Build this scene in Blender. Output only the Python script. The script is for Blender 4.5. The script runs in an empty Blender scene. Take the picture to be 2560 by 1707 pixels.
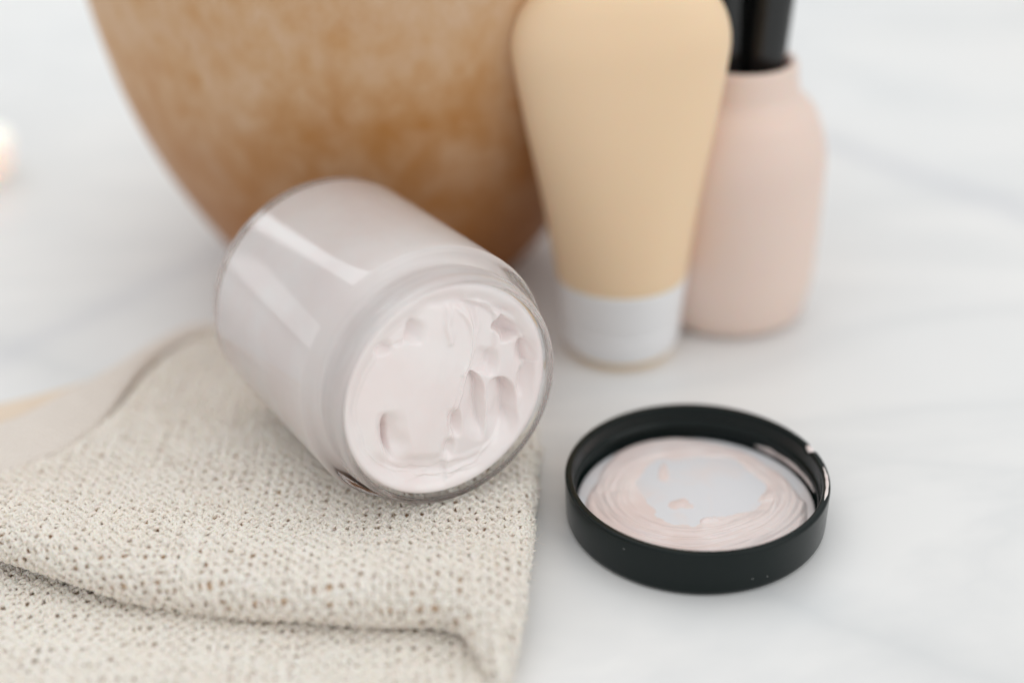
import bpy, bmesh, math, random
import numpy as np
from mathutils import Vector, Matrix
random.seed(4)
RNG = np.random.default_rng(11)
CM = 0.01
sc = bpy.context.scene
rad = math.radians

# ------------------------------------------------------------------ camera
cam_d = bpy.data.cameras.new("camera"); cam = bpy.data.objects.new("camera", cam_d)
sc.collection.objects.link(cam); sc.camera = cam
cam.matrix_world = Matrix.Translation((0, 0, .2150)) @ Matrix.Rotation(math.pi/2 - .51668, 4, 'X') @ Matrix.Rotation(rad(-1.3), 4, 'Z')
cam_d.lens = 50; cam_d.sensor_width = 36
cam_d.clip_start = .01; cam_d.clip_end = 50
cam_d.dof.use_dof = True
cam_d.dof.focus_distance = .3400
cam_d.dof.aperture_fstop = 2.8
cam_d.dof.aperture_blades = 0

# ------------------------------------------------------------------ light: a bright, white-walled room by a window
w = bpy.data.worlds.new("World"); sc.world = w; w.use_nodes = True
w.node_tree.nodes['Background'].inputs[0].default_value = (.99, .99, .99, 1)
w.node_tree.nodes['Background'].inputs[1].default_value = .76
def area(name, loc, target, size, size_y, power, col=(1, 1, 1)):
    l = bpy.data.lights.new(name, 'AREA'); l.shape = 'RECTANGLE'; l.size = size; l.size_y = size_y
    l.energy = power; l.color = col
    o = bpy.data.objects.new(name, l); sc.collection.objects.link(o)
    o.location = loc
    o.rotation_euler = (Vector(target) - Vector(loc)).to_track_quat('-Z', 'Y').to_euler()
    return o
T0 = (0, .32, .02)
area("window_light_right", (1.05, -.32, .80), T0, 1.1, .9, 3.6, (1, .985, .96))
area("window_light_back", (-.72, 1.14, .62), T0, .26, .60, 1.25, (.95, .98, 1))
area("overhead_fill", (-.25, .55, 1.35), T0, 1.3, 1.3, 4.4, (1, .99, .975))  # added overhead fill for ceiling bounce, to brighten the jar body
area("low_left_fill", (-1.25, .95, .22), T0, .35, .30, .42, (.95, .98, 1))  # added low light that makes the second strip reflection on the jar
sc.view_settings.view_transform = 'Standard'; sc.view_settings.look = 'None'
sc.view_settings.exposure = 0.06; sc.view_settings.gamma = 1
sc.render.engine = 'CYCLES'
sc.cycles.max_bounces = 22; sc.cycles.transmission_bounces = 14; sc.cycles.diffuse_bounces = 8; sc.cycles.glossy_bounces = 6
sc.cycles.use_denoising = True
sc.cycles.sample_clamp_indirect = 6

# ------------------------------------------------------------------ helpers
def link(o, parent=None):
    sc.collection.objects.link(o)
    if parent: o.parent = parent
    return o
def thing(name, label, cat, group=None, loc=(0, 0, 0)):
    o = bpy.data.objects.new(name, None); sc.collection.objects.link(o)
    o.location = Vector(loc) * CM; o['label'] = label; o['category'] = cat
    o.empty_display_size = .01
    if group: o['group'] = group
    return o
def mesh_np(name, V, Fq, mat, parent=None, smooth=True, attr=None):
    """V (n,3) in cm, Fq (m,k) faces with constant k"""
    V = np.asarray(V, float) * CM; Fq = np.asarray(Fq, np.int32)
    me = bpy.data.meshes.new(name)
    m, k = Fq.shape
    me.vertices.add(len(V)); me.vertices.foreach_set("co", V.astype(np.float32).ravel())
    me.loops.add(m*k); me.loops.foreach_set("vertex_index", Fq.ravel())
    me.polygons.add(m); me.polygons.foreach_set("loop_start", np.arange(0, m*k, k, dtype=np.int32))
    me.update(calc_edges=True)
    if smooth: me.polygons.foreach_set("use_smooth", np.ones(m, bool))
    me.materials.append(mat)
    if attr:
        for an, av in attr.items():
            a = me.attributes.new(an, 'FLOAT', 'POINT'); a.data.foreach_set("value", np.asarray(av, np.float32))
    o = bpy.data.objects.new(name, me)
    return link(o, parent)
def spline(P, n, closed=False):
    """Catmull-Rom resample of control points"""
    P = np.asarray(P, float)
    if closed: Q = np.vstack([P[-1], P, P[0], P[1]])
    else: Q = np.vstack([2*P[0]-P[1], P, 2*P[-1]-P[-2]])
    m = len(Q) - 3; out = []
    for t in np.linspace(0, m, n, endpoint=not closed):
        i = min(int(t), m-1); f = t - i
        a, b, c, d = Q[i:i+4]
        out.append(.5*((2*b)+(-a+c)*f+(2*a-5*b+4*c-d)*f*f+(-a+3*b-3*c+d)*f**3))
    return np.array(out)
def lathe(name, prof, mat, parent=None, seg=128, attr=None, warp=None):
    """prof: (r, z) list in cm, revolved about local z; ends with r=0 allowed"""
    prof = np.asarray(prof, float); n = len(prof)
    t = np.linspace(0, 2*np.pi, seg, endpoint=False)
    R = prof[:, 0][:, None]; Z = np.repeat(prof[:, 1][:, None], seg, 1)
    V = np.stack([R*np.cos(t), R*np.sin(t), Z], -1)
    if warp is not None: V = warp(V, t)
    V = V.reshape(-1, 3)
    i = np.arange(n-1)[:, None]*seg; j = np.arange(seg)[None]; j2 = (j+1) % seg
    Fq = np.stack([i+j, i+j2, i+seg+j2, i+seg+j], -1).reshape(-1, 4)
    o = mesh_np(name, V, Fq, mat, parent)
    me = o.data
    bm = bmesh.new(); bm.from_mesh(me); bmesh.ops.remove_doubles(bm, verts=bm.verts, dist=1e-7)
    bmesh.ops.recalc_face_normals(bm, faces=bm.faces); bm.to_mesh(me); bm.free()
    return o
def rounded(pts, r, n=6):
    """round the inner corners of a polyline profile; r scalar or list"""
    P = [np.array(p, float) for p in pts]; out = [P[0]]
    rr = r if hasattr(r, '__len__') else [r]*len(P)
    for k in range(1, len(P)-1):
        a, b, c = P[k-1], P[k], P[k+1]
        la, lc = np.linalg.norm(a-b), np.linalg.norm(c-b)
        d = min(rr[k], la*.49, lc*.49)
        if d < 1e-4: out.append(b); continue
        p0 = b+(a-b)/la*d; p1 = b+(c-b)/lc*d
        for t in np.linspace(0, 1, n): out.append((1-t)**2*p0+2*t*(1-t)*b+t*t*p1)
    out.append(P[-1]); return out
class Noise:
    """cheap smooth value noise on numpy arrays"""
    def __init__(s, seed): s.g = np.random.default_rng(seed).uniform(-1, 1, (64, 64))
    def __call__(s, x, y):
        x = np.asarray(x, float); y = np.asarray(y, float)
        xi = np.floor(x).astype(int); yi = np.floor(y).astype(int); fx = x-xi; fy = y-yi
        fx = fx*fx*(3-2*fx); fy = fy*fy*(3-2*fy); g = s.g
        a = g[xi % 64, yi % 64]; b = g[(xi+1) % 64, yi % 64]; c = g[xi % 64, (yi+1) % 64]; d = g[(xi+1) % 64, (yi+1) % 64]
        return (a*(1-fx)+b*fx)*(1-fy)+(c*(1-fx)+d*fx)*fy
N1, N2, N3, N4 = Noise(1), Noise(2), Noise(3), Noise(4)
def sst(a, b, x):
    t = np.clip((x-a)/(b-a), 0, 1); return t*t*(3-2*t)

# ------------------------------------------------------------------ materials
def mat(name, col, rough=.5, **kw):
    m = bpy.data.materials.new(name); m.use_nodes = True
    b = m.node_tree.nodes['Principled BSDF']
    b.inputs['Base Color'].default_value = (*col, 1); b.inputs['Roughness'].default_value = rough
    for k, v in kw.items(): b.inputs[k.replace('_', ' ')].default_value = v
    return m
def nd(m, t, **kw):
    n = m.node_tree.nodes.new(t)
    for k, v in kw.items():
        if hasattr(n, k) and not k[0].isupper(): setattr(n, k, v)
        else: n.inputs[k.replace('_', ' ')].default_value = v
    return n
def lk(m, a, b): m.node_tree.links.new(a, b)
def coords(m, scale=(1, 1, 1), rot=(0, 0, 0), kind='Object'):
    tc = nd(m, 'ShaderNodeTexCoord'); mp = nd(m, 'ShaderNodeMapping')
    mp.inputs['Scale'].default_value = scale; mp.inputs['Rotation'].default_value = rot
    lk(m, tc.outputs[kind], mp.inputs[0]); return mp.outputs[0]
def noise(m, vec, scale, detail=4, rough=.5, dist=0):
    n = nd(m, 'ShaderNodeTexNoise'); n.inputs['Scale'].default_value = scale; n.inputs['Detail'].default_value = detail
    n.inputs['Roughness'].default_value = rough; n.inputs['Distortion'].default_value = dist
    lk(m, vec, n.inputs['Vector']); return n.outputs['Fac']
def ramp(m, fac, stops, interp='LINEAR'):
    r = nd(m, 'ShaderNodeValToRGB'); r.color_ramp.interpolation = interp
    e = r.color_ramp.elements
    while len(e) < len(stops): e.new(.5)
    for k, (p, c) in enumerate(stops): e[k].position = p; e[k].color = (*c, 1) if hasattr(c, '__len__') else (c, c, c, 1)
    lk(m, fac, r.inputs[0]); return r.outputs[0]
def mix(m, fac, a, b, mode='MIX'):
    n = nd(m, 'ShaderNodeMix'); n.data_type = 'RGBA'; n.blend_type = mode
    for s, v in ((n.inputs[0], fac), (n.inputs[6], a), (n.inputs[7], b)):
        if hasattr(v, 'is_linked'): lk(m, v, s)
        elif hasattr(v, '__len__'): s.default_value = (*v, 1)
        else: s.default_value = v
    return n.outputs[2]
def bump(m, h, strength, dist):
    n = nd(m, 'ShaderNodeBump'); n.inputs['Strength'].default_value = strength; n.inputs['Distance'].default_value = dist
    lk(m, h, n.inputs['Height']); lk(m, n.outputs[0], m.node_tree.nodes['Principled BSDF'].inputs['Normal'])
def base(m, sock): lk(m, sock, m.node_tree.nodes['Principled BSDF'].inputs['Base Color'])

# marble
M_marble = mat('marble', (.8, .8, .79), .30, Specular_IOR_Level=.5)
v = coords(M_marble)
warm = noise(M_marble, v, 5.0, 3, .5)
c0 = ramp(M_marble, warm, [(.35, (.79, .81, .82)), (.65, (.84, .84, .83))])
sm = noise(M_marble, coords(M_marble, (3.0, 7.0, 1), (0, 0, .35)), 1.6, 5, .55, .6)
c1 = mix(M_marble, ramp(M_marble, sm, [(.40, 0.0), (.50, .38), (.58, 0.0)]), c0, (.66, .685, .70))
def vein(prev, p0, p1, width, strength, col, wob):
    """a soft vein along the line p0-p1 (metres on the slab), wandering with noise"""
    dx, dy = p1[0]-p0[0], p1[1]-p0[1]; L = math.hypot(dx, dy); nx, ny = -dy/L, dx/L
    v_ = coords(M_marble); dn = nd(M_marble, 'ShaderNodeVectorMath'); dn.operation = 'DOT_PRODUCT'
    lk(M_marble, v_, dn.inputs[0]); dn.inputs[1].default_value = (nx, ny, 0)
    a = nd(M_marble, 'ShaderNodeMath'); a.operation = 'SUBTRACT'; lk(M_marble, dn.outputs['Value'], a.inputs[0]); a.inputs[1].default_value = nx*p0[0]+ny*p0[1]
    n_ = noise(M_marble, v_, 14, 4, .6); b = nd(M_marble, 'ShaderNodeMath'); b.operation = 'MULTIPLY_ADD'
    lk(M_marble, n_, b.inputs[0]); b.inputs[1].default_value = wob; lk(M_marble, a.outputs[0], b.inputs[2])
    c = nd(M_marble, 'ShaderNodeMath'); c.operation = 'SUBTRACT'; lk(M_marble, b.outputs[0], c.inputs[0]); c.inputs[1].default_value = wob*.5
    d = nd(M_marble, 'ShaderNodeMath'); d.operation = 'ABSOLUTE'; lk(M_marble, c.outputs[0], d.inputs[0])
    m_ = ramp(M_marble, d.outputs[0], [(0, strength), (width*.35, strength*.45), (width, 0)])
    return mix(M_marble, m_, prev, col)
c2 = vein(c1, (.1337, .523), (.1836, .4675), .016, .55, (.55, .57, .62), .03)
c2 = vein(c2, (.067, .250), (.108, .226), .014, .38, (.56, .59, .61), .02)
c2 = vein(c2, (-.158, .37), (-.135, .40), .012, .38, (.56, .58, .63), .02)
base(M_marble, c2)

M_wall = mat('wall_paint', (.78, .79, .79), .7)

# pink-white cream
def cream_mat(name, a, b):
    m = mat(name, a, .20, Subsurface_Weight=.15, Subsurface_Scale=.0006, Specular_IOR_Level=.5)
    m.node_tree.nodes['Principled BSDF'].inputs['Subsurface Radius'].default_value = (1.0, .45, .40)
    v = coords(m); base(m, mix(m, ramp(m, noise(m, v, 60, 3), [(.4, 0), (.62, 1)]), a, b))
    bump(m, noise(m, v, 300, 2), .04, .0004)
    return m
M_cream = cream_mat('cream', (.922, .868, .858), (.905, .825, .812))
M_smear = cream_mat('cream_smear', (.78, .665, .64), (.84, .76, .745))

M_glass = mat('clear_glass', (.995, 1, .997), .01, Transmission_Weight=1.0, IOR=1.34)
M_black = mat('black_plastic', (.0035, .0085, .008), .22, Specular_IOR_Level=.24)
v = coords(M_black); n_ = M_black.node_tree.nodes['Principled BSDF']
lk(M_black, ramp(M_black, noise(M_black, v, 90, 4), [(.3, .15), (.7, .27)]), n_.inputs['Roughness'])
bump(M_black, noise(M_black, v, 900, 2), .05, .0002)
M_blackgloss = mat('glossy_black_plastic', (.010, .011, .011), .12)
M_liner = mat('liner_foam', (.70, .73, .78), .42)
v = coords(M_liner)
base(M_liner, mix(M_liner, ramp(M_liner, noise(M_liner, v, 55, 4, .6, .5), [(.48, 0), (.62, .55)]), (.74, .755, .79), (.80, .72, .70)))
bump(M_liner, noise(M_liner, coords(M_liner), 260, 3), .1, .0004)
M_speck = mat('dust', (.75, .75, .72), .8)

# silicone
def silicone(name, a, b):
    m = mat(name, a, .48, Subsurface_Weight=.25, Subsurface_Scale=.004, Specular_IOR_Level=.35)
    v = coords(m); base(m, mix(m, noise(m, v, 14, 2), a, b)); bump(m, noise(m, v, 700, 2), .08, .0003)
    return m
M_tube = silicone('peach_silicone', (.86, .64, .42), (.845, .65, .44))
M_pink = silicone('pink_silicone', (.80, .635, .555), (.81, .66, .58))
M_cap = mat('white_plastic', (.82, .82, .83), .35)
M_cup = mat('glowing_cup', (.86, .86, .84), .4, Subsurface_Weight=.5, Subsurface_Scale=.01, Emission_Color=(1, .95, .85, 1), Emission_Strength=.22)  # glows to stand in for a bright spot of unknown source
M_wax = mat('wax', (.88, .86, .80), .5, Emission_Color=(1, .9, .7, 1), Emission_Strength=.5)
M_flame = mat('flame', (1, .9, .6), .5, Emission_Color=(1, .85, .55, 1), Emission_Strength=5)

# mottled brown bowl
M_bowl = mat('mottled_wood', (.4, .2, .07), .5, Specular_IOR_Level=.35)
v = coords(M_bowl)
n1 = noise(M_bowl, coords(M_bowl, (1, 1, .7)), 52, 6, .62, .2)
n2 = noise(M_bowl, coords(M_bowl, (1, 1, .8)), 70, 5, .62, .3)
cA = ramp(M_bowl, n1, [(.28, (.48, .22, .06)), (.45, (.55, .305, .13)), (.60, (.60, .38, .21)), (.75, (.65, .47, .32))])
cB = mix(M_bowl, ramp(M_bowl, n2, [(.40, 0), (.75, .45)]), cA, (.68, .53, .40))
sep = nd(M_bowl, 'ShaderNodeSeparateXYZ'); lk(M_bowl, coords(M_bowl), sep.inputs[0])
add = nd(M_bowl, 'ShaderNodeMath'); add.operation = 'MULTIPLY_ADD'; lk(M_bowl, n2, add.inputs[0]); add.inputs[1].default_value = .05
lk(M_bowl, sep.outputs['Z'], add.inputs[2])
# the colour turns darker and browner in an uneven band round the foot
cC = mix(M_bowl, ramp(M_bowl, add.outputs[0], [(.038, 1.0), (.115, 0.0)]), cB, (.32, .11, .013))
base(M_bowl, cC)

# cloth
M_yarn = mat('cotton_yarn', (.74, .70, .62), .85, Sheen_Weight=.25, Subsurface_Weight=.12, Subsurface_Scale=.002)
v = coords(M_yarn)
base(M_yarn, mix(M_yarn, noise(M_yarn, v, 45, 4, .6), (.92, .872, .81), (.87, .80, .72)))
wt = nd(M_yarn, 'ShaderNodeTexNoise'); wt.inputs['Scale'].default_value = 2600; wt.inputs['Detail'].default_value = 2
lk(M_yarn, v, wt.inputs['Vector']); bump(M_yarn, wt.outputs['Fac'], .5, .0002)
M_weave_shade = mat('weave_hole_shade', (.78, .585, .39), .95)  # tan sheet below the yarn; warm shade of the weave holes is coloured in
bump(M_weave_shade, noise(M_weave_shade, coords(M_weave_shade), 900, 3), .6, .0006)
M_hem = mat('cotton_hem', (.84, .785, .715), .85, Sheen_Weight=.2)
M_hem_shade = mat('underhem_shade', (.76, .65, .53), .9)  # lower layer of the same cotton; its tan carries the shade below the hem
v = coords(M_hem, rot=(0, 0, .6))
wa = nd(M_hem, 'ShaderNodeTexWave'); wa.inputs['Scale'].default_value = 190; wa.inputs['Distortion'].default_value = 1.5; wa.inputs['Detail'].default_value = 2
wb = nd(M_hem, 'ShaderNodeTexWave'); wb.bands_direction = 'Y'; wb.inputs['Scale'].default_value = 170; wb.inputs['Distortion'].default_value = 1.5
lk(M_hem, v, wa.inputs['Vector']); lk(M_hem, v, wb.inputs['Vector'])
wm = nd(M_hem, 'ShaderNodeMath'); wm.operation = 'MULTIPLY'; lk(M_hem, wa.outputs['Fac'], wm.inputs[0]); lk(M_hem, wb.outputs['Fac'], wm.inputs[1])
bump(M_hem, wm.outputs[0], .8, .0008)
base(M_hem, mix(M_hem, wm.outputs[0], (.80, .74, .67), (.90, .85, .80)))

# ------------------------------------------------------------------ setting
def struct(o): o['kind'] = 'structure'; return o
gx = np.linspace(-150, 150, 3); gy = np.linspace(-40, 150, 3)
V = [(x, y, 0) for y in gy for x in gx]
Fq = [(j*3+i, j*3+i+1, j*3+i+4, j*3+i+3) for j in range(2) for i in range(2)]
struct(mesh_np('marble_counter', V, Fq, M_marble, smooth=False))
struct(mesh_np('wall', [(-150, 150, -.0), (150, 150, 0), (150, 150, 120), (-150, 150, 120)], [(0, 1, 2, 3)], M_wall, smooth=False))

# ------------------------------------------------------------------ glass jar of cream, lying on its side
JM = np.array([-1.47, 28.50, 3.93]); JA = np.array([.5104, -.8586, .048]); JA /= np.linalg.norm(JA)
JR = np.array([-JA[1], JA[0], 0]); JR /= np.linalg.norm(JR); JU = np.cross(JA, JR)
JL = 7.1; RB = 3.30; RM = 2.93
jar = thing('glass_jar', 'open clear glass jar of pale pink cream lying on its side on the cloth', 'jar')
jar.matrix_world = Matrix([[JR[0], JU[0], JA[0], JM[0]*CM], [JR[1], JU[1], JA[1], JM[1]*CM], [JR[2], JU[2], JA[2], JM[2]*CM], [0, 0, 0, 1]])
outer = rounded([(0, -JL+.12), (2.2, -JL+.05), (2.55, -JL), (RB, -JL+.02), (RB, -1.0), (RM-.06, -.94), (RM-.06, -.10), (RM-.10, 0)],
                [0, .3, .2, .85, .17, .08, .1, .05], 9)
thread = rounded([(RM-.06, -.88), (RM-.06, -.70), (RM+.05, -.62), (RM+.05, -.52), (RM-.06, -.44), (RM-.06, -.34), (RM+.0, -.28), (RM+.0, -.12), (RM-.05, 0), (RM-.10, .02), (RM-.19, .0), (RM-.22, -.12)], [0, .04, .05, .05, .04, .04, .05, .1, .09, .07, .07, 0], 6)
k = [i for i, p in enumerate(outer) if p[1] > -.90 and p[0] > 1][0]
RI = RM-.22
inner = rounded([(RI, -.13), (RI, -1.30), (RB-.40, -1.62), (RB-.16, -2.5), (RB-.16, -JL+.26), (2.2, -JL+.36), (0, -JL+.5)], [0, .25, .25, .5, .6, .3, 0], 8)
lathe('glass_body', list(outer[:k]) + list(thread) + list(inner[1:]), M_glass, jar, 160)
# cream body: presses against the inside of the glass (its skin sits a hair inside the glass wall)
e = .012
cr_side = rounded([(0, -JL+.5-e), (2.2, -JL+.36-e), (RB-.16+e, -JL+.26-e), (RB-.16+e, -2.5), (RB-.40+e, -1.62), (RI+e, -1.30), (RI+e, -.20), (RI-.06, -.14)], [0, .3, .6, .5, .25, .25, .05, 0], 8)

# the surface of the cream, worked by fingers: a height field over the mouth disc
def seg_valley(x, y, p0, p1, wl, wr, depth, taper=.25):
    p0 = np.array(p0, float); p1 = np.array(p1, float); d = p1-p0; L = np.hypot(*d); d /= L
    t = ((x-p0[0])*d[0]+(y-p0[1])*d[1])/L; s = (x-p0[0])*(-d[1])+(y-p0[1])*d[0]
    along = sst(-.02, taper, t)*sst(1.02, 1-taper, t)
    prof = np.where(s < 0, np.clip(1+s/wl, 0, 1), np.clip(1-s/wr, 0, 1))
    prof = prof**1.15
    return -depth*along*prof
def poly_sd(x, y, pts, n=60, closed=False):
    """signed distance to an open spline (positive to the left of its direction)"""
    P = spline(pts, n, closed); A = P[:-1]; D = P[1:]-A
    if closed: A = P; D = np.roll(P, -1, 0)-P
    best = np.full(x.shape, 1e9); sg = np.zeros(x.shape)
    for a, d in zip(A, D):
        t = np.clip(((x-a[0])*d[0]+(y-a[1])*d[1])/(d@d+1e-12), 0, 1)
        ex = x-a[0]-t*d[0]; ey = y-a[1]-t*d[1]; q = np.hypot(ex, ey)
        s = np.sign(d[0]*ey-d[1]*ex); u = q < best-1e-9
        best = np.where(u, q, best); sg = np.where(u, s, sg)
    return best*np.where(sg == 0, 1, sg)
nr, na = 240, 720
rr = (RI-.06)*np.linspace(0, 1, nr)**.8; th = np.linspace(0, 2*np.pi, na, endpoint=False)
R2, T2 = np.meshgrid(rr, th, indexing='ij'); X = R2*np.cos(T2); Y = R2*np.sin(T2)
# drawing coordinates of the cream surface (about 240 to the cm)
QX = 752.7+230.2*X-17.8*Y; QY = 790.3-75.2*X-229.5*Y
wx = QX+9*N1(QX/70, QY/70); wy = QY+9*N2(QX/70, QY/70)
H = np.full(X.shape, -.42)
H += .06*(Y/2.5)*0 - .05*sst(-1.6, 1.8, X)
# the big smooth face on the left, bounded on the right by a lip
lip = poly_sd(wx, wy, [(880, 250), (930, 420), (915, 560), (880, 700), (850, 830), (800, 960), (800, 1100), (765, 1270)], 260)
lm = sst(1290, 1180, wy)*sst(230, 330, wy)
H += lm*(.10*sst(-22, 22, lip) + .03*np.exp(-(lip/20)**2)+.05*np.clip((wx-300)/600, 0, 1)*sst(-20, 20, lip))
# raised curved ridges at the top of the face
for pts, hh, ww in (([(775, 300), (775, 400), (790, 500)], .045, 16), ([(835, 300), (900, 390), (925, 500), (905, 620), (870, 700)], .04, 9), ([(950, 250), (975, 400), (950, 540), (900, 680)], .035, 14)):
    d = poly_sd(wx, wy, pts); H += 1.5*hh*np.exp(-(d/(ww+3))**2)
# right upper lobe
lobe = poly_sd(wx, wy, [(880, 250), (1050, 310), (1085, 450), (1060, 600), (1010, 680), (880, 700)])
H += .12*sst(-12, 12, -lobe)*sst(900, 860, wx*0+wx*0+np.where(lip > 0, 1e3, 0)+0)
# scoops left by a finger: each deepens to the right and ends in a steep, curved right wall
def scoop(H, cx0, cx1, y0, y1, lean, depth, fade=.35):
    t = (wy-y0)/(y1-y0); tc = np.clip(t, 0, 1)
    arch = 1-np.sqrt(np.clip(1-(1-np.clip(tc/.30, 0, 1))**2, 0, 1))
    xr = cx1+lean*tc-arch*(cx1-cx0)*.62; xl = cx0+lean*tc+arch*(cx1-cx0)*.38
    u = (wx-xl)/np.maximum(xr-xl, 8)
    prof = np.clip(u, 0, 1)**1.5*sst(1.06, .86, u)
    m = sst(-.01, .05, t)*sst(1.0, 1-fade, t)
    lipp = np.exp(-((u-1.06)/.05)**2)*m*.035
    return H-depth*prof*m+lipp
H = scoop(H, 862, 1012, 690, 1130, 0, .46)
H = scoop(H, 1015, 1225, 715, 1200, -25, .58, .5)
H = scoop(H, 1200, 1330, 490, 900, -20, .16, .5)
for p0, p1, wl, wr, dp in (((380, 925), (442, 1270), 130, 62, .17), ((388, 950), (436, 1250), 20, 10, .20),
                           ((512, 510), (556, 358), 14, 120, .26), ((315, 580), (450, 545), 60, 34, .12), ((430, 545), (515, 490), 9, 26, .05),
                           ((1078, 445), (1130, 340), 20, 150, .34), ((1100, 498), (1250, 440), 110, 14, .16), ((1250, 440), (1300, 680), 16, 90, .12),
                           ((815, 900), (850, 1110), 40, 60, .14), ((810, 1100), (775, 1250), 30, 60, .10),
                           ((1080, 540), (1050, 720), 40, 130, .12), ((1040, 240), (1180, 330), 40, 60, .08), ((1300, 600), (1240, 860), 40, 40, .08)):
    H += seg_valley(wx, wy, p0, p1, wl, wr, dp*2.1, .4)
# layered ridges along the bottom
for k_, yy, hh in ((0, 1262, .030), (1, 1330, .045), (2, 1378, .030)):
    d = poly_sd(wx, wy+16*N1(QX/110+k_*7, QY*0)+7*N2(QX/37+k_*3, QY*0), [(330+60*k_, yy-80), (470, yy), (640, yy+16), (800, yy-6), (960, yy-44), (1130-20*k_, yy-130)])
    mm = sst(340+40*k_, 480+40*k_, wx)*sst(1120-30*k_, 940-40*k_, wx)
    H += mm*hh*(sst(26, -4, np.abs(d+14))+.8*np.exp(-(d/6)**2))
H += .006*N3(QX/60, QY/90)+.0015*N4(QX/16, QY/40)
# the cream climbs to the glass round the rim
for _ in range(9):     # soft stuff keeps no knife edges
    Hs = (np.roll(H, 1, 1)+np.roll(H, -1, 1)+2*H)/4; H = .7*Hs+.3*H
    Hs = H.copy(); Hs[1:-1] = (H[:-2]+H[2:]+2*H[1:-1])/4; Hs[0] = H[1].mean(); H = Hs
edge = RI-.06
ringw = .44+.10*N1(T2*1.9+5, T2*0)+.06*N2(T2*6, T2*0)
k3 = sst(edge-ringw, edge-.03, R2)
H = H*(1-k3)+(-.14)*k3
H += .02*np.exp(-((R2-(edge-ringw*.85))/.035)**2)*(1+N3(T2*3, T2*0))
H = np.minimum(H, -.10)
seg2 = na
side = np.array(cr_side[:-1])
Vs = np.stack([side[:, 0][:, None]*np.cos(th), side[:, 0][:, None]*np.sin(th), np.repeat(side[:, 1][:, None], na, 1)], -1).reshape(-1, 3)
Vt = np.stack([X, Y, H], -1)[::-1].reshape(-1, 3)
V = np.vstack([Vs, Vt]); nrows = len(side)+nr
i = np.arange(nrows-1)[:, None]*na; j = np.arange(na)[None]; j2 = (j+1) % na
Fq = np.stack([i+j, i+j2, i+na+j2, i+na+j], -1).reshape(-1, 4)
cream = mesh_np('cream', V, Fq, M_cream, jar)
bm = bmesh.new(); bm.from_mesh(cream.data); bmesh.ops.remove_doubles(bm, verts=bm.verts, dist=1e-7); bmesh.ops.recalc_face_normals(bm, faces=bm.faces); bm.to_mesh(cream.data); bm.free()

# ------------------------------------------------------------------ black lid, upside down, with cream smeared on its liner
LX, LY, LH, LR = 4.482, 28.868, 1.255, 3.25
lid = thing('jar_lid', 'black plastic screw lid lying upside down on the marble with pink cream smeared inside', 'lid', loc=(LX, LY, 0))
prof = rounded([(0, .0), (3.12, .0), (3.22, .12), (LR, LH-.05), (LR-.03, LH), (LR-.17, LH), (LR-.20, LH-.10), (LR-.20, .80), (LR-.27, .74), (LR-.27, .66), (LR-.20, .60), (LR-.20, .30), (LR-.26, .22), (0, .22)],
               [0, .06, .08, .03, .03, .03, .03, .05, .04, .04, .05, .04, .03, 0], 5)
def chip(V, t):
    # a nick in the rim on the right side
    a = (t-rad(18)+np.pi) % (2*np.pi)-np.pi
    top = V[:, :, 2] > LH-.22
    dz = .10*np.exp(-(a/.035)**2)
    V[:, :, 2] -= np.where(top, dz[None], 0)
    return V
lathe('lid_shell', prof, M_black, lid, 256, warp=chip)
lathe('liner', rounded([(0, .215), (2.97, .215), (2.97, .30), (2.90, .335), (0, .335)], [0, 0, .04, .04, 0], 5), M_liner, lid, 128)
# smear
nr, na = 120, 380
rr = np.linspace(0, 2.9, nr); th = np.linspace(0, 2*np.pi, na, endpoint=False)
R2, T2 = np.meshgrid(rr, th, indexing='ij'); X = R2*np.cos(T2); Y = R2*np.sin(T2)
QX = 1000+280*X-34*Y; QY = 770-6*X-166*Y
ang = np.arctan2(-(QY-700)/440, (QX-1000)/850)
def radial(pts):
    P = np.array(pts, float); a = np.arctan2(-(P[:, 1]-700)/440, (P[:, 0]-1000)/850); r = np.hypot((P[:, 1]-700)/440, (P[:, 0]-1000)/850)
    o = np.argsort(a); a = a[o]; r = r[o]
    return np.interp(ang, np.r_[a[-1]-2*np.pi, a, a[0]+2*np.pi], np.r_[r[-1], r, r[0]])
rho = np.hypot((QY-700)/440, (QX-1000)/850)
Ro = radial([(520, 330), (850, 285), (1150, 330), (1370, 410), (1540, 530), (1660, 660), (1748, 880), (1700, 1010), (1450, 1120), (1000, 1180), (600, 1080), (330, 900), (270, 780), (330, 620), (420, 450)])
Rin = radial([(570, 560), (700, 430), (880, 400), (1150, 400), (1400, 470), (1480, 560), (1530, 720), (1490, 830), (1300, 850), (1130, 880), (1040, 900), (1000, 945), (850, 930), (700, 830), (610, 700)])
Ro = Ro*(1.03+.025*N1(T2*3, T2*0)+.008*N2(T2*9, T2*0)); Rin = Rin*(.88+.06*N3(T2*3, T2*0)+.02*N2(T2*8, T2*0))
tt = (rho-Rin)/(Ro-Rin)
m = sst(-.04, .42, tt)*sst(1.04, .86, tt)
sw = ang*1.0
stre = N4(tt*7+1.2*np.sin(sw), sw*1.1)*.5+N2(tt*15+sw*1.3, sw*2.0)*.3+N1(tt*28+sw, sw*2.5)*.15
sp = rho*1.0+.10*ang/np.pi                      # a slow spiral: the way a lid is wiped by being screwed on
cx_, cy_ = np.cos(ang), np.sin(ang)
def streak(f, k, N): return N(sp*f+3, (ang+np.pi)*k+2+.35*N1(cx_*3, cy_*3))
stre = .5*streak(7, .9, N4)+.35*streak(15, 1.4, N2)+.30*streak(31, 2.2, N3)+.16*streak(60, 3.5, N1)
thick = m*(.085+.095*stre) + .03*np.exp(-((tt-.97)/.04)**2)*m
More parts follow.
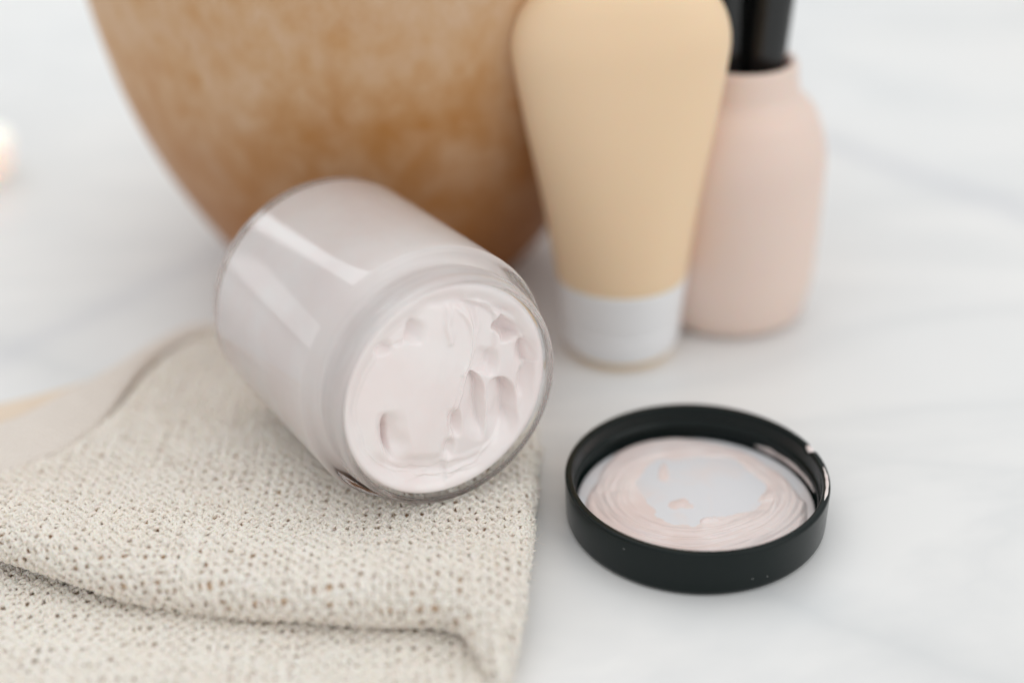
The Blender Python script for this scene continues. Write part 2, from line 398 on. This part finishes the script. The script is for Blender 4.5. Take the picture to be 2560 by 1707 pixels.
thick *= .45+.55*sst(-.3, .8, np.sin(-ang)+.25*np.cos(ang)+.2)   # thicker on the near side
def blob(cx, cy, ax_, ay_, h_):
    d = np.hypot((QX-cx)/ax_, (QY-cy)/ay_)+.35*N1(QX/70, QY/45)+.12*N2(QX/30, QY/22)
    return h_*sst(1.05, .25, d)
thick = np.maximum(thick, blob(905, 775, 110, 45, .03)); thick = np.maximum(thick, blob(775, 560, 40, 90, .02)); thick = np.maximum(thick, blob(1120, 890, 80, 30, .07)); thick = np.maximum(thick, blob(1390, 900, 60, 26, .07))
film = .012*sst(1.2, .9, rho/1.02)*(N3(QX/120, QY/70) > .25)
Z = .331+np.maximum(thick, film*0)*1.0
Z = np.where(thick < .004, .328, Z)
V = np.stack([X, Y, Z], -1).reshape(-1, 3)
i = np.arange(nr-1)[:, None]*na; j = np.arange(na)[None]; j2 = (j+1) % na
Fq = np.stack([i+j, i+j2, i+na+j2, i+na+j], -1).reshape(-1, 4)
keep = (thick.reshape(-1)[Fq].max(1) > .0035)
o = mesh_np('cream_smear', V, Fq[keep], M_smear, lid)
bm = bmesh.new(); bm.from_mesh(o.data); bmesh.ops.delete(bm, geom=[v_ for v_ in bm.verts if not v_.link_faces], context='VERTS'); bmesh.ops.recalc_face_normals(bm, faces=bm.faces)
if sum(f.normal.z for f in bm.faces) < 0: bmesh.ops.reverse_faces(bm, faces=bm.faces)
bm.to_mesh(o.data); bm.free()
# cream wiped on the rim; pale inner-wall bead doubles as a reflected band
def ribbon(name, pts, w0, th_, parent, m_, n=60, seed=3, axis=(0, 0, 1)):
    """lumpy bead of cream along a path"""
    P = spline(pts, n); T = np.gradient(P, axis=0); T /= np.linalg.norm(T, axis=1)[:, None]
    up = np.array(axis, float); B = np.cross(T, up); B /= np.linalg.norm(B, axis=1)[:, None]; Nn = np.cross(B, T)
    s = np.linspace(0, 1, n); env = np.sqrt(np.clip(np.sin(s*np.pi), 0, 1))
    rn = np.random.default_rng(seed); ww = w0*env*(1+.35*np.interp(s, np.linspace(0, 1, 12), rn.uniform(-1, 1, 12)))
    k = 10; a = np.linspace(0, 2*np.pi, k, endpoint=False)
    V = P[:, None]+B[:, None]*(np.cos(a)[None, :, None]*ww[:, None, None])+Nn[:, None]*(np.sin(a)[None, :, None]*th_*env[:, None, None])
    V = V.reshape(-1, 3); i = np.arange(n-1)[:, None]*k; j = np.arange(k)[None]
    Fq = np.stack([i+j, i+(j+1) % k, i+k+(j+1) % k, i+k+j], -1).reshape(-1, 4)
    return mesh_np(name, V, Fq, m_, parent)
def arc(r, a0, a1, z, n=8): return [(r*math.cos(rad(a)), r*math.sin(rad(a)), z) for a in np.linspace(a0, a1, n)]
ribbon('rim_cream', arc(LR-.09, -24, 3, LH-.005), .045, .022, lid, M_smear)
ribbon('rim_cream', arc(LR-.10, 14.5, 22, LH-.06), .075, .07, lid, M_smear, seed=8)
ribbon('wall_cream_sheen', arc(LR-.215, 4, 52, .42), .10, .012, lid, M_smear, seed=5, axis=(1, .4, 0))
bmk = bmesh.new()
for a, z in ((-128, .95), (-73, .42), (-66, .36)):
    r_ = LR+.0-.03*(1-z/LH); s_ = random.uniform(.009, .014)
    bmesh.ops.create_icosphere(bmk, subdivisions=1, radius=s_*CM, matrix=Matrix.Translation(Vector((r_*math.cos(rad(a)), r_*math.sin(rad(a)), z))*CM))
for f in bmk.faces: f.smooth = True
me = bpy.data.meshes.new('dust_specks'); bmk.to_mesh(me); bmk.free(); me.materials.append(M_speck)
o = link(bpy.data.objects.new('dust_specks', me), lid); o['kind'] = 'stuff'

# ------------------------------------------------------------------ brown bowl
BX, BY = -4.15, 45.0
bowl = thing('mottled_bowl', 'large mottled orange-brown bowl with a narrow foot, standing behind the glass jar', 'bowl', loc=(BX, BY, 0))
ctrl = [(4.6, .0), (5.1, .45), (6.0, 1.7), (7.2, 3.9), (8.08, 6.2), (8.6, 8.4), (9.0, 11.0), (9.2, 13.2)]
op = [tuple(p) for p in spline(ctrl, 46)]
ip = [(max(r-.55, 0), z+.25 if z < 1 else z) for r, z in op][::-1]
ip = [p for p in ip if p[1] > .7]
pr = [(0, .02), (4.4, .0)] + op + [(9.1, 13.38), (8.8, 13.38)] + ip + [(0, .8)]
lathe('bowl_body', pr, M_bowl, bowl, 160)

# ------------------------------------------------------------------ peach travel tube standing on its white cap
TX, TY = 3.28, 37.40
tube = thing('travel_tube', 'peach silicone tube standing upside down on a white cap beside the pink bottle', 'tube', loc=(TX, TY, 0))
def loft(name, rows, m_, parent, seg=96):
    """rows: (z, half width, half depth, squareness)"""
    rows = spline([(z+.50, a, b, q) for z, a, b, q in rows], 90); V = []
    t = np.linspace(0, 2*np.pi, seg, endpoint=False)
    for z, a, b, q in rows:
        e_ = 2/max(q, 2); c, s = np.cos(t), np.sin(t)
        V.append(np.stack([a*np.sign(c)*np.abs(c)**e_, b*np.sign(s)*np.abs(s)**e_, np.full(seg, z)], -1))
    n = len(rows); V = np.array(V).reshape(-1, 3)
    i = np.arange(n-1)[:, None]*seg; j = np.arange(seg)[None]; j2 = (j+1) % seg
    Fq = np.stack([i+j, i+j2, i+seg+j2, i+seg+j], -1).reshape(-1, 4)
    o = mesh_np(name, V, Fq, m_, parent)
    bm = bmesh.new(); bm.from_mesh(o.data)
    bmesh.ops.holes_fill(bm, edges=[e_ for e_ in bm.edges if e_.is_boundary], sides=0)
    bmesh.ops.recalc_face_normals(bm, faces=bm.faces); bm.to_mesh(o.data); bm.free()
    return o
loft('tube_body', [(2.02, 1.80, 1.75, 2), (2.10, 1.92, 1.86, 2), (2.6, 1.98, 1.88, 2), (4.5, 2.26, 1.80, 2.05), (6.5, 2.62, 1.68, 2.1), (8.2, 2.90, 1.52, 2.2), (9.1, 2.97, 1.40, 2.3), (9.8, 2.80, 1.2, 2.3), (10.3, 2.45, .98, 2.3), (10.66, 1.95, .68, 2.2), (10.82, 1.4, .3, 2)], M_tube, tube)
tb = bpy.data.objects['tube_body']; tb.rotation_euler = (0, rad(-1.2), 0); tb.location = (.0004, 0, 0)
lathe('cap', rounded([(0, .25), (1.60, .25), (1.72, .45), (1.80, 1.12), (1.72, 1.18), (1.80, 1.26), (1.92, 2.58), (0, 2.58)], [0, .1, .15, .04, .03, .04, .04, 0], 5), M_cap, tube, 96)
lathe('cap_foot', rounded([(0, 0), (1.40, 0), (1.52, .1), (1.58, .27), (0, .27)], [0, .08, .08, .03, 0], 5), M_tube, tube, 96)

# ------------------------------------------------------------------ pink bottle
PX, PY = 6.86, 39.75
bot = thing('pink_bottle', 'matte pale pink silicone bottle with a wide open neck, behind the peach tube', 'bottle', loc=(PX, PY, 0))
op = rounded([(0, .03), (1.95, 0), (2.35, .25), (2.56, 1.3), (2.64, 3.5), (2.64, 5.6), (2.22, 6.75), (1.70, 7.15), (1.60, 8.05), (1.54, 8.15), (1.40, 8.15), (1.35, 8.0), (1.38, 6.6), (0, 6.4)],
             [0, .3, .5, 1.0, .8, .7, .5, .3, .05, .05, .05, .1, .3, 0], 8)
lathe('bottle_body', op, M_pink, bot, 128)
def handle(label, dx, dy, lean_x, lean_y, r0, r1):
    h_ = thing('black_handle', label, 'handle', 'black handles standing in the pink bottle', loc=(PX+dx, PY+dy, 6.42))
    h_.rotation_euler = (rad(lean_y), rad(lean_x), 0)
    lathe('shaft', rounded([(0, .02), (r0*.85, .02), (r0, .3), (r1, 7.4), (r1*.7, 8.0), (0, 8.2)], [0, .1, .15, .4, .3, 0], 6), M_blackgloss, h_, 64)
handle('glossy black handle leaning right, nearest the right side of the pink neck', .52, -.20, 3.0, 0, .58, .68)
handle('glossy black handle in the pink neck, partly behind the peach tube', -.58, -.18, -1.0, 0, .58, .64)
handle('third glossy black handle, added to darken the gap behind the other two', .02, .62, .6, -2, .55, .60)  # added behind the other two so the shaded gap goes black

# ------------------------------------------------------------------ made-up tealight standing in for a white glow at the left edge
cnd = thing('glow_standin', 'made-up tealight standing in for a blurred white glow at the left edge', 'glow stand-in', loc=(-20.9, 51.9, 0))
lathe('cup', rounded([(0, 0), (1.25, 0), (1.45, .25), (1.6, 1.5), (1.55, 1.56), (1.5, 1.5), (1.32, .4), (0, .3)], [0, .1, .2, .05, .03, .05, .2, 0], 5), M_cup, cnd, 64)
lathe('wax', rounded([(0, .32), (1.28, .32), (1.34, .85), (0, .88)], [0, .1, .1, 0], 4), M_wax, cnd, 64)
lathe('flame', [(0, 1.15), (.08, 1.25), (.14, 1.45), (.12, 1.75), (.05, 2.05), (0, 2.2)], M_flame, cnd, 24)

# ------------------------------------------------------------------ folded cream cloth
cloth = thing('folded_cloth', 'loosely woven cream cotton cloth folded over on itself, under the glass jar', 'cloth')
def jar_bottom(x, y):
    """height of the underside of the jar above (x, y); large where the jar is not overhead"""
    ax2 = JA[:2]/np.linalg.norm(JA[:2]); dx = x-JM[0]; dy = y-JM[1]
    s = dx*ax2[0]+dy*ax2[1]; d = dx*ax2[1]-dy*ax2[0]
    zc = JM[2]+s*JA[2]/np.linalg.norm(JA[:2])
    R_ = np.where(s > -1.0, RM+.02, RB)
    z = zc-np.sqrt(np.clip(R_*R_-d*d, 0, None))
    ok = (np.abs(d) < R_) & (s < .05) & (s > -JL)
    # soft flank beyond the ends
    z = np.where(ok, z, 9)
    return z
frontA = [(-16.8, 28.9), (-15.35, 27.86), (-13.8, 27.37), (-12.35, 26.74), (-10.25, 25.86), (-8.9, 25.36), (-7.6, 25.08), (-5.76, 24.70), (-3.31, 24.38), (-1.9, 24.28), (-1.40, 24.10), (-1.10, 23.75), (-.85, 23.3), (-.66, 22.8)]
rightA = [(-.50, 22.45), (-.30, 22.5), (-.17, 22.95), (.0, 23.88), (.13, 25.19), (.32, 27.27), (.44, 28.48), (.57, 30.36), (.62, 31.6), (.45, 33.2)]
backA = [(-.3, 33.8), (-2.2, 34.6), (-5.0, 36.6), (-7.2, 38.0), (-8.8, 38.4)]
seamA = [(-9.5, 37.9), (-10.2, 37.1), (-10.75, 35.9), (-10.98, 34.7), (-11.19, 33.37), (-11.53, 32.35), (-12.07, 31.39), (-13.3, 30.43), (-15.18, 29.55), (-16.8, 29.2)]
rightA = [(x+.06*float(N1(y*1.7, 3.3))+.03*float(N2(y*4.1, 1.2)), y) for x, y in [tuple(q) for q in spline(rightA, 40)]]
PA = spline(frontA+rightA+backA+seamA[:-1], 420, closed=True)
PB = spline([(-16, 17.0), (-16, 28), (-13, 29.5), (-11.4, 31.5), (-10.8, 34.5), (-9, 37.2), (-5, 35.8), (-.6, 33.4), (.38, 30.5), (.14, 27.0), (-.10, 24.0), (-.25, 22.9), (-.60, 21.7), (-1.2, 20.3), (-2.5, 18.0), (-8, 17.0)], 300, closed=True)
def boundary(P):
    A = P; D = np.roll(P, -1, 0)-P
    area2 = np.sum(P[:, 0]*np.roll(P[:, 1], -1)-np.roll(P[:, 0], -1)*P[:, 1]); sgn = np.sign(area2)
    def f(x, y, chunk=20000):
        x = np.ravel(x); y = np.ravel(y); dd = np.empty(len(x)); nx = np.empty(len(x)); ny = np.empty(len(x))
        L2 = (D**2).sum(1)+1e-12
        for s in range(0, len(x), chunk):
            px = x[s:s+chunk, None]; py = y[s:s+chunk, None]
            t = np.clip(((px-A[:, 0])*D[:, 0]+(py-A[:, 1])*D[:, 1])/L2, 0, 1)
            ex = px-A[:, 0]-t*D[:, 0]; ey = py-A[:, 1]-t*D[:, 1]; q = ex*ex+ey*ey
            k = q.argmin(1); r = np.arange(len(k)); q_ = np.sqrt(q[r, k])
            cr = (D[k, 0]*ey[r, k]-D[k, 1]*ex[r, k])*sgn    # >0 inside
            ins = np.where(cr >= 0, 1, -1)
            dd[s:s+chunk] = q_*ins
            l_ = np.sqrt(L2[k]); nx[s:s+chunk] = D[k, 1]/l_*sgn; ny[s:s+chunk] = -D[k, 0]/l_*sgn
        return dd, nx, ny
    return f
bA, bB = boundary(PA), boundary(PB)
def HA(x, y):
    h = .74+.05*N1(x*.35+3, y*.35)+.035*N2(x*.8, y*.8)
    h = h+.60*np.exp(-((y-(25.0-.20*np.clip(x+3, -12, 0)))/2.1)**2)        # the fold stands up along the front
    h = h+.22*sst(-6, -14, x)*sst(31, 27, y)
    h = h-.30*sst(30.5, 36, y)
    jb = jar_bottom(x, y)-.13
    return np.minimum(h, np.maximum(jb, .16))
def HB(x, y):
    return .13+.04*N3(x*.5, y*.5)+.16*sst(24.6, 21.5, y)*sst(-.4, -4, x)+.06*sst(-5, -12, x)+.22*np.exp(-((x+.6)/.7)**2)*sst(23.6, 22.4, y)
def surf(x, y, b, Hf, r, rev=math.pi):
    d, nx, ny = b(x, y)
    ang = np.clip((r-d)/r, 0, None); ok = ang <= rev
    z = Hf(x, y)
    a = np.minimum(ang, rev)
    px = x+nx*r*(np.sin(a)-a); py = y+ny*r*(np.sin(a)-a); pz = z-r*(1-np.cos(a))
    Nn = np.stack([nx*np.sin(a), ny*np.sin(a), np.cos(a)], -1)
    return np.stack([px, py, pz], -1), Nn, ok
def tubes(paths, radius, k=5):
    Vs, Fs, o = [], [], 0
    a = np.linspace(0, 2*np.pi, k, endpoint=False); ca, sa = np.cos(a), np.sin(a)
    for P, Nn, rad_ in paths:
        n = len(P)
        if n < 3: continue
        T = np.gradient(P, axis=0); T /= np.linalg.norm(T, axis=1)[:, None]+1e-9
        B = np.cross(T, Nn); B /= np.linalg.norm(B, axis=1)[:, None]+1e-9; M_ = np.cross(B, T)
        V = P[:, None]+(B[:, None]*ca[None, :, None]+M_[:, None]*sa[None, :, None])*rad_[:, None, None]
        Vs.append(V.reshape(-1, 3)); i = np.arange(n-1)[:, None]*k+o; j = np.arange(k)[None]
        Fs.append(np.stack([i+j, i+(j+1) % k, i+k+(j+1) % k, i+k+j], -1).reshape(-1, 4)); o += n*k
    return np.vstack(Vs), np.vstack(Fs)
PITCH = .170; AMP = .040; YR = .040
def weave(b, Hf, r, x0, x1, y0, y1, rev, seed, ds=.04):
    rn = np.random.default_rng(seed); paths = []
    for d_ in (0, 1):
        lo, hi = (y0, y1) if d_ == 0 else (x0, x1); s0, s1 = (x0, x1) if d_ == 0 else (y0, y1)
        for q, c in enumerate(np.arange(lo, hi, PITCH)):
            s = np.arange(s0, s1, ds)
            sx, sy = (s, np.full_like(s, c)) if d_ == 0 else (np.full_like(s, c), s)
            jit = .07*N1(s*.9+q*3.7, np.full_like(s, q*1.31+seed)) + .05*N2(s*3.1+q*5.1, np.full_like(s, q*2.17+seed*3))
            if d_ == 0: sy = sy+jit
            else: sx = sx+jit
            P, Nn, ok = surf(sx, sy, b, Hf, r, rev)
            if ok.sum() < 4: continue
            ph = rn.uniform(0, 6.28); tw = 2*np.pi/rn.uniform(.22, .34)
            amp = AMP*(1+.35*N3(s*1.3, np.full_like(s, q*1.7)))
            off = amp*np.sin(np.pi*s/PITCH+np.pi*(q+d_))
            T = np.gradient(P, axis=0); T /= np.linalg.norm(T, axis=1)[:, None]+1e-9; B = np.cross(T, Nn)
            rr_ = YR*(1+.22*N4(s*1.9+q, np.full_like(s, q*.77)))
            # runs of points on the cloth
            idx = np.where(ok)[0]; cuts = np.split(idx, np.where(np.diff(idx) > 1)[0]+1)
            for st in (0, math.pi):
                hx = (.044*np.cos(tw*s+ph+st)+.012*N1(s*5+q, s*0+st))[:, None]; hz = (.030*np.sin(tw*s+ph+st)+.02*N4(s*3.3+q*2, s*0+st))[:, None]
                Q = P+Nn*(off[:, None]+hz)+B*hx
                for c_ in cuts:
                    if len(c_) > 4: paths.append((Q[c_], Nn[c_], rr_[c_]))
    return tubes(paths, YR)
def sheet(b, Hf, r, x0, x1, y0, y1, rev, drop, step=.12):
    xs = np.arange(x0, x1, step); ys = np.arange(y0, y1, step); XX, YY = np.meshgrid(xs, ys)
    P, Nn, ok = surf(XX.ravel(), YY.ravel(), b, Hf, r, rev); P = P-Nn*drop
    nx = len(xs); i = np.arange(len(ys)-1)[:, None]*nx; j = np.arange(nx-1)[None]
    Fq = np.stack([i+j, i+j+1, i+nx+j+1, i+nx+j], -1).reshape(-1, 4)
    Fq = Fq[ok[Fq].all(1)]
    used = np.unique(Fq); mp = np.full(len(P), -1); mp[used] = np.arange(len(used))
    return P[used], mp[Fq]
Vw, Fw = weave(bA, HA, .42, -16, 1.8, 20.2, 39.2, 2.9, 1)
o = mesh_np('woven_yarn', Vw, Fw, M_yarn, cloth); o['kind'] = 'stuff'; o['label'] = 'upper folded layer of open woven cotton'
Vu, Fu = sheet(bA, HA, .42, -15.6, 1.8, 20.2, 38.6, 2.9, .075, .09)
mesh_np('shade_backing', Vu, Fu, M_weave_shade, cloth)
Vw, Fw = weave(bB, HB, .16, -13.5, .7, 20.6, 30.0, 1.6, 2)
o = mesh_np('woven_yarn', Vw, Fw, M_yarn, cloth); o['kind'] = 'stuff'; o['label'] = 'lower folded layer of open woven cotton'
Vu, Fu = sheet(bB, HB, .16, -14.5, .7, 18.0, 37.0, 1.6, .11)
mesh_np('shade_backing', Vu, Fu, M_weave_shade, cloth)
# fuzz
rn = np.random.default_rng(5); pts = []
nf = 16000; fx = rn.uniform(-14, .95, nf); fy = rn.uniform(21, 34, nf)
P, Nn, ok = surf(fx, fy, bA, HA, .42, 2.2)
P, Nn = P[ok], Nn[ok]; paths = []
for p, n_v in zip(P, Nn):
    d = rn.normal(size=3); d -= n_v*(d@n_v)*.8; d += n_v*rn.uniform(-.1, .5); d /= np.linalg.norm(d); c = rn.normal(size=3)*.6
    L = rn.uniform(.08, .26); s = np.linspace(0, 1, 5)[:, None]
    Q = p+n_v*.06+d*L*s+c*L*s*s*.6
    up = np.cross(d, rn.normal(size=3)); up /= np.linalg.norm(up)
    paths.append((Q, np.repeat(up[None], 5, 0), np.full(5, .0055)*np.linspace(1, .5, 5)))
Vf, Ff = tubes(paths, .004, 3)
o = mesh_np('fuzz', Vf, Ff, M_yarn, cloth); o['kind'] = 'stuff'
# hem band along the back-left
def band(name, inner, outer, zi, zo, m_, crown=.08, n=140, k=16, th_=.16, seed=0):
    A = spline(inner, n); B = spline(outer, n); V = []
    for r_ in range(k+1):
        f = r_/k; q = A*(1-f)+B*f
        z = zi*(1-f)+zo*f + crown*(np.sin(f*np.pi)**.5) + .02*N1(q[:, 0]*2+seed, q[:, 1]*2)
        V.append(np.c_[q, z])
    for r_ in range(k, -1, -1):
        f = r_/k; q = A*(1-f)+B*f
        V.append(np.c_[q, np.full(n, zi*(1-f)+zo*f-th_+.02*(1-abs(2*f-1)))])
    K = len(V); V = np.array(V).reshape(-1, 3)
    i = np.arange(K)[:, None]; j = np.arange(n-1)[None]; i2 = (i+1) % K
    Fq = np.stack([i*n+j, i*n+j+1, i2*n+j+1, i2*n+j], -1).reshape(-1, 4)
    o = mesh_np(name, V, Fq, m_, cloth)
    bm = bmesh.new(); bm.from_mesh(o.data); bmesh.ops.recalc_face_normals(bm, faces=bm.faces); bm.to_mesh(o.data); bm.free()
    return o
# a few loose loops of yarn along the right edge
rn = np.random.default_rng(9); paths = []
for q in range(46):
    y0 = rn.uniform(23, 31.5); xe = float(np.interp(y0, [p[1] for p in rightA], [p[0] for p in rightA])); z0 = rn.uniform(.25, .8)
    L = rn.uniform(.05, .16); t = np.linspace(0, 1, 9)
    a0 = rn.uniform(-.6, .6)
    Q = np.stack([xe-.06+L*np.sin(t*np.pi)*1.2, y0+(t-.5)*L*1.6*math.cos(a0), z0+(t-.5)*L*math.sin(a0)+.04*np.sin(t*6)], -1)
    paths.append((Q, np.repeat(np.array([[0, 0, 1.]]), 9, 0), np.full(9, rn.uniform(.010, .022))))
Vf, Ff = tubes(paths, .02, 6)
o = mesh_np('loose_thread', Vf, Ff, M_yarn, cloth); o['kind'] = 'stuff'
band('hem', [(-8.7, 38.2), (-9.55, 37.8), (-10.25, 37.0), (-10.78, 35.8), (-11.0, 34.7), (-11.22, 33.37), (-11.57, 32.35), (-12.12, 31.42), (-13.35, 30.48), (-15.2, 29.6), (-16.8, 29.2)],
     [(-8.8, 38.6), (-9.9, 38.3), (-10.6, 37.6), (-11.2, 36.7), (-11.8, 35.74), (-12.5, 34.85), (-13.1, 34.0), (-13.7, 33.3), (-14.6, 32.7), (-15.9, 31.9), (-17.3, 31.2)], .55, .55, M_hem)
o = band('under_hem', [(-10.2, 36.6), (-11.1, 35.2), (-11.6, 33.9), (-12.7, 32.6), (-14.3, 31.7), (-16.6, 30.8)],
     [(-10.6, 37.2), (-11.7, 36.5), (-12.75, 35.65), (-14.0, 35.0), (-15.4, 34.4), (-17.4, 33.9)], .2, .14, M_hem_shade, crown=.05, th_=.12, seed=9)
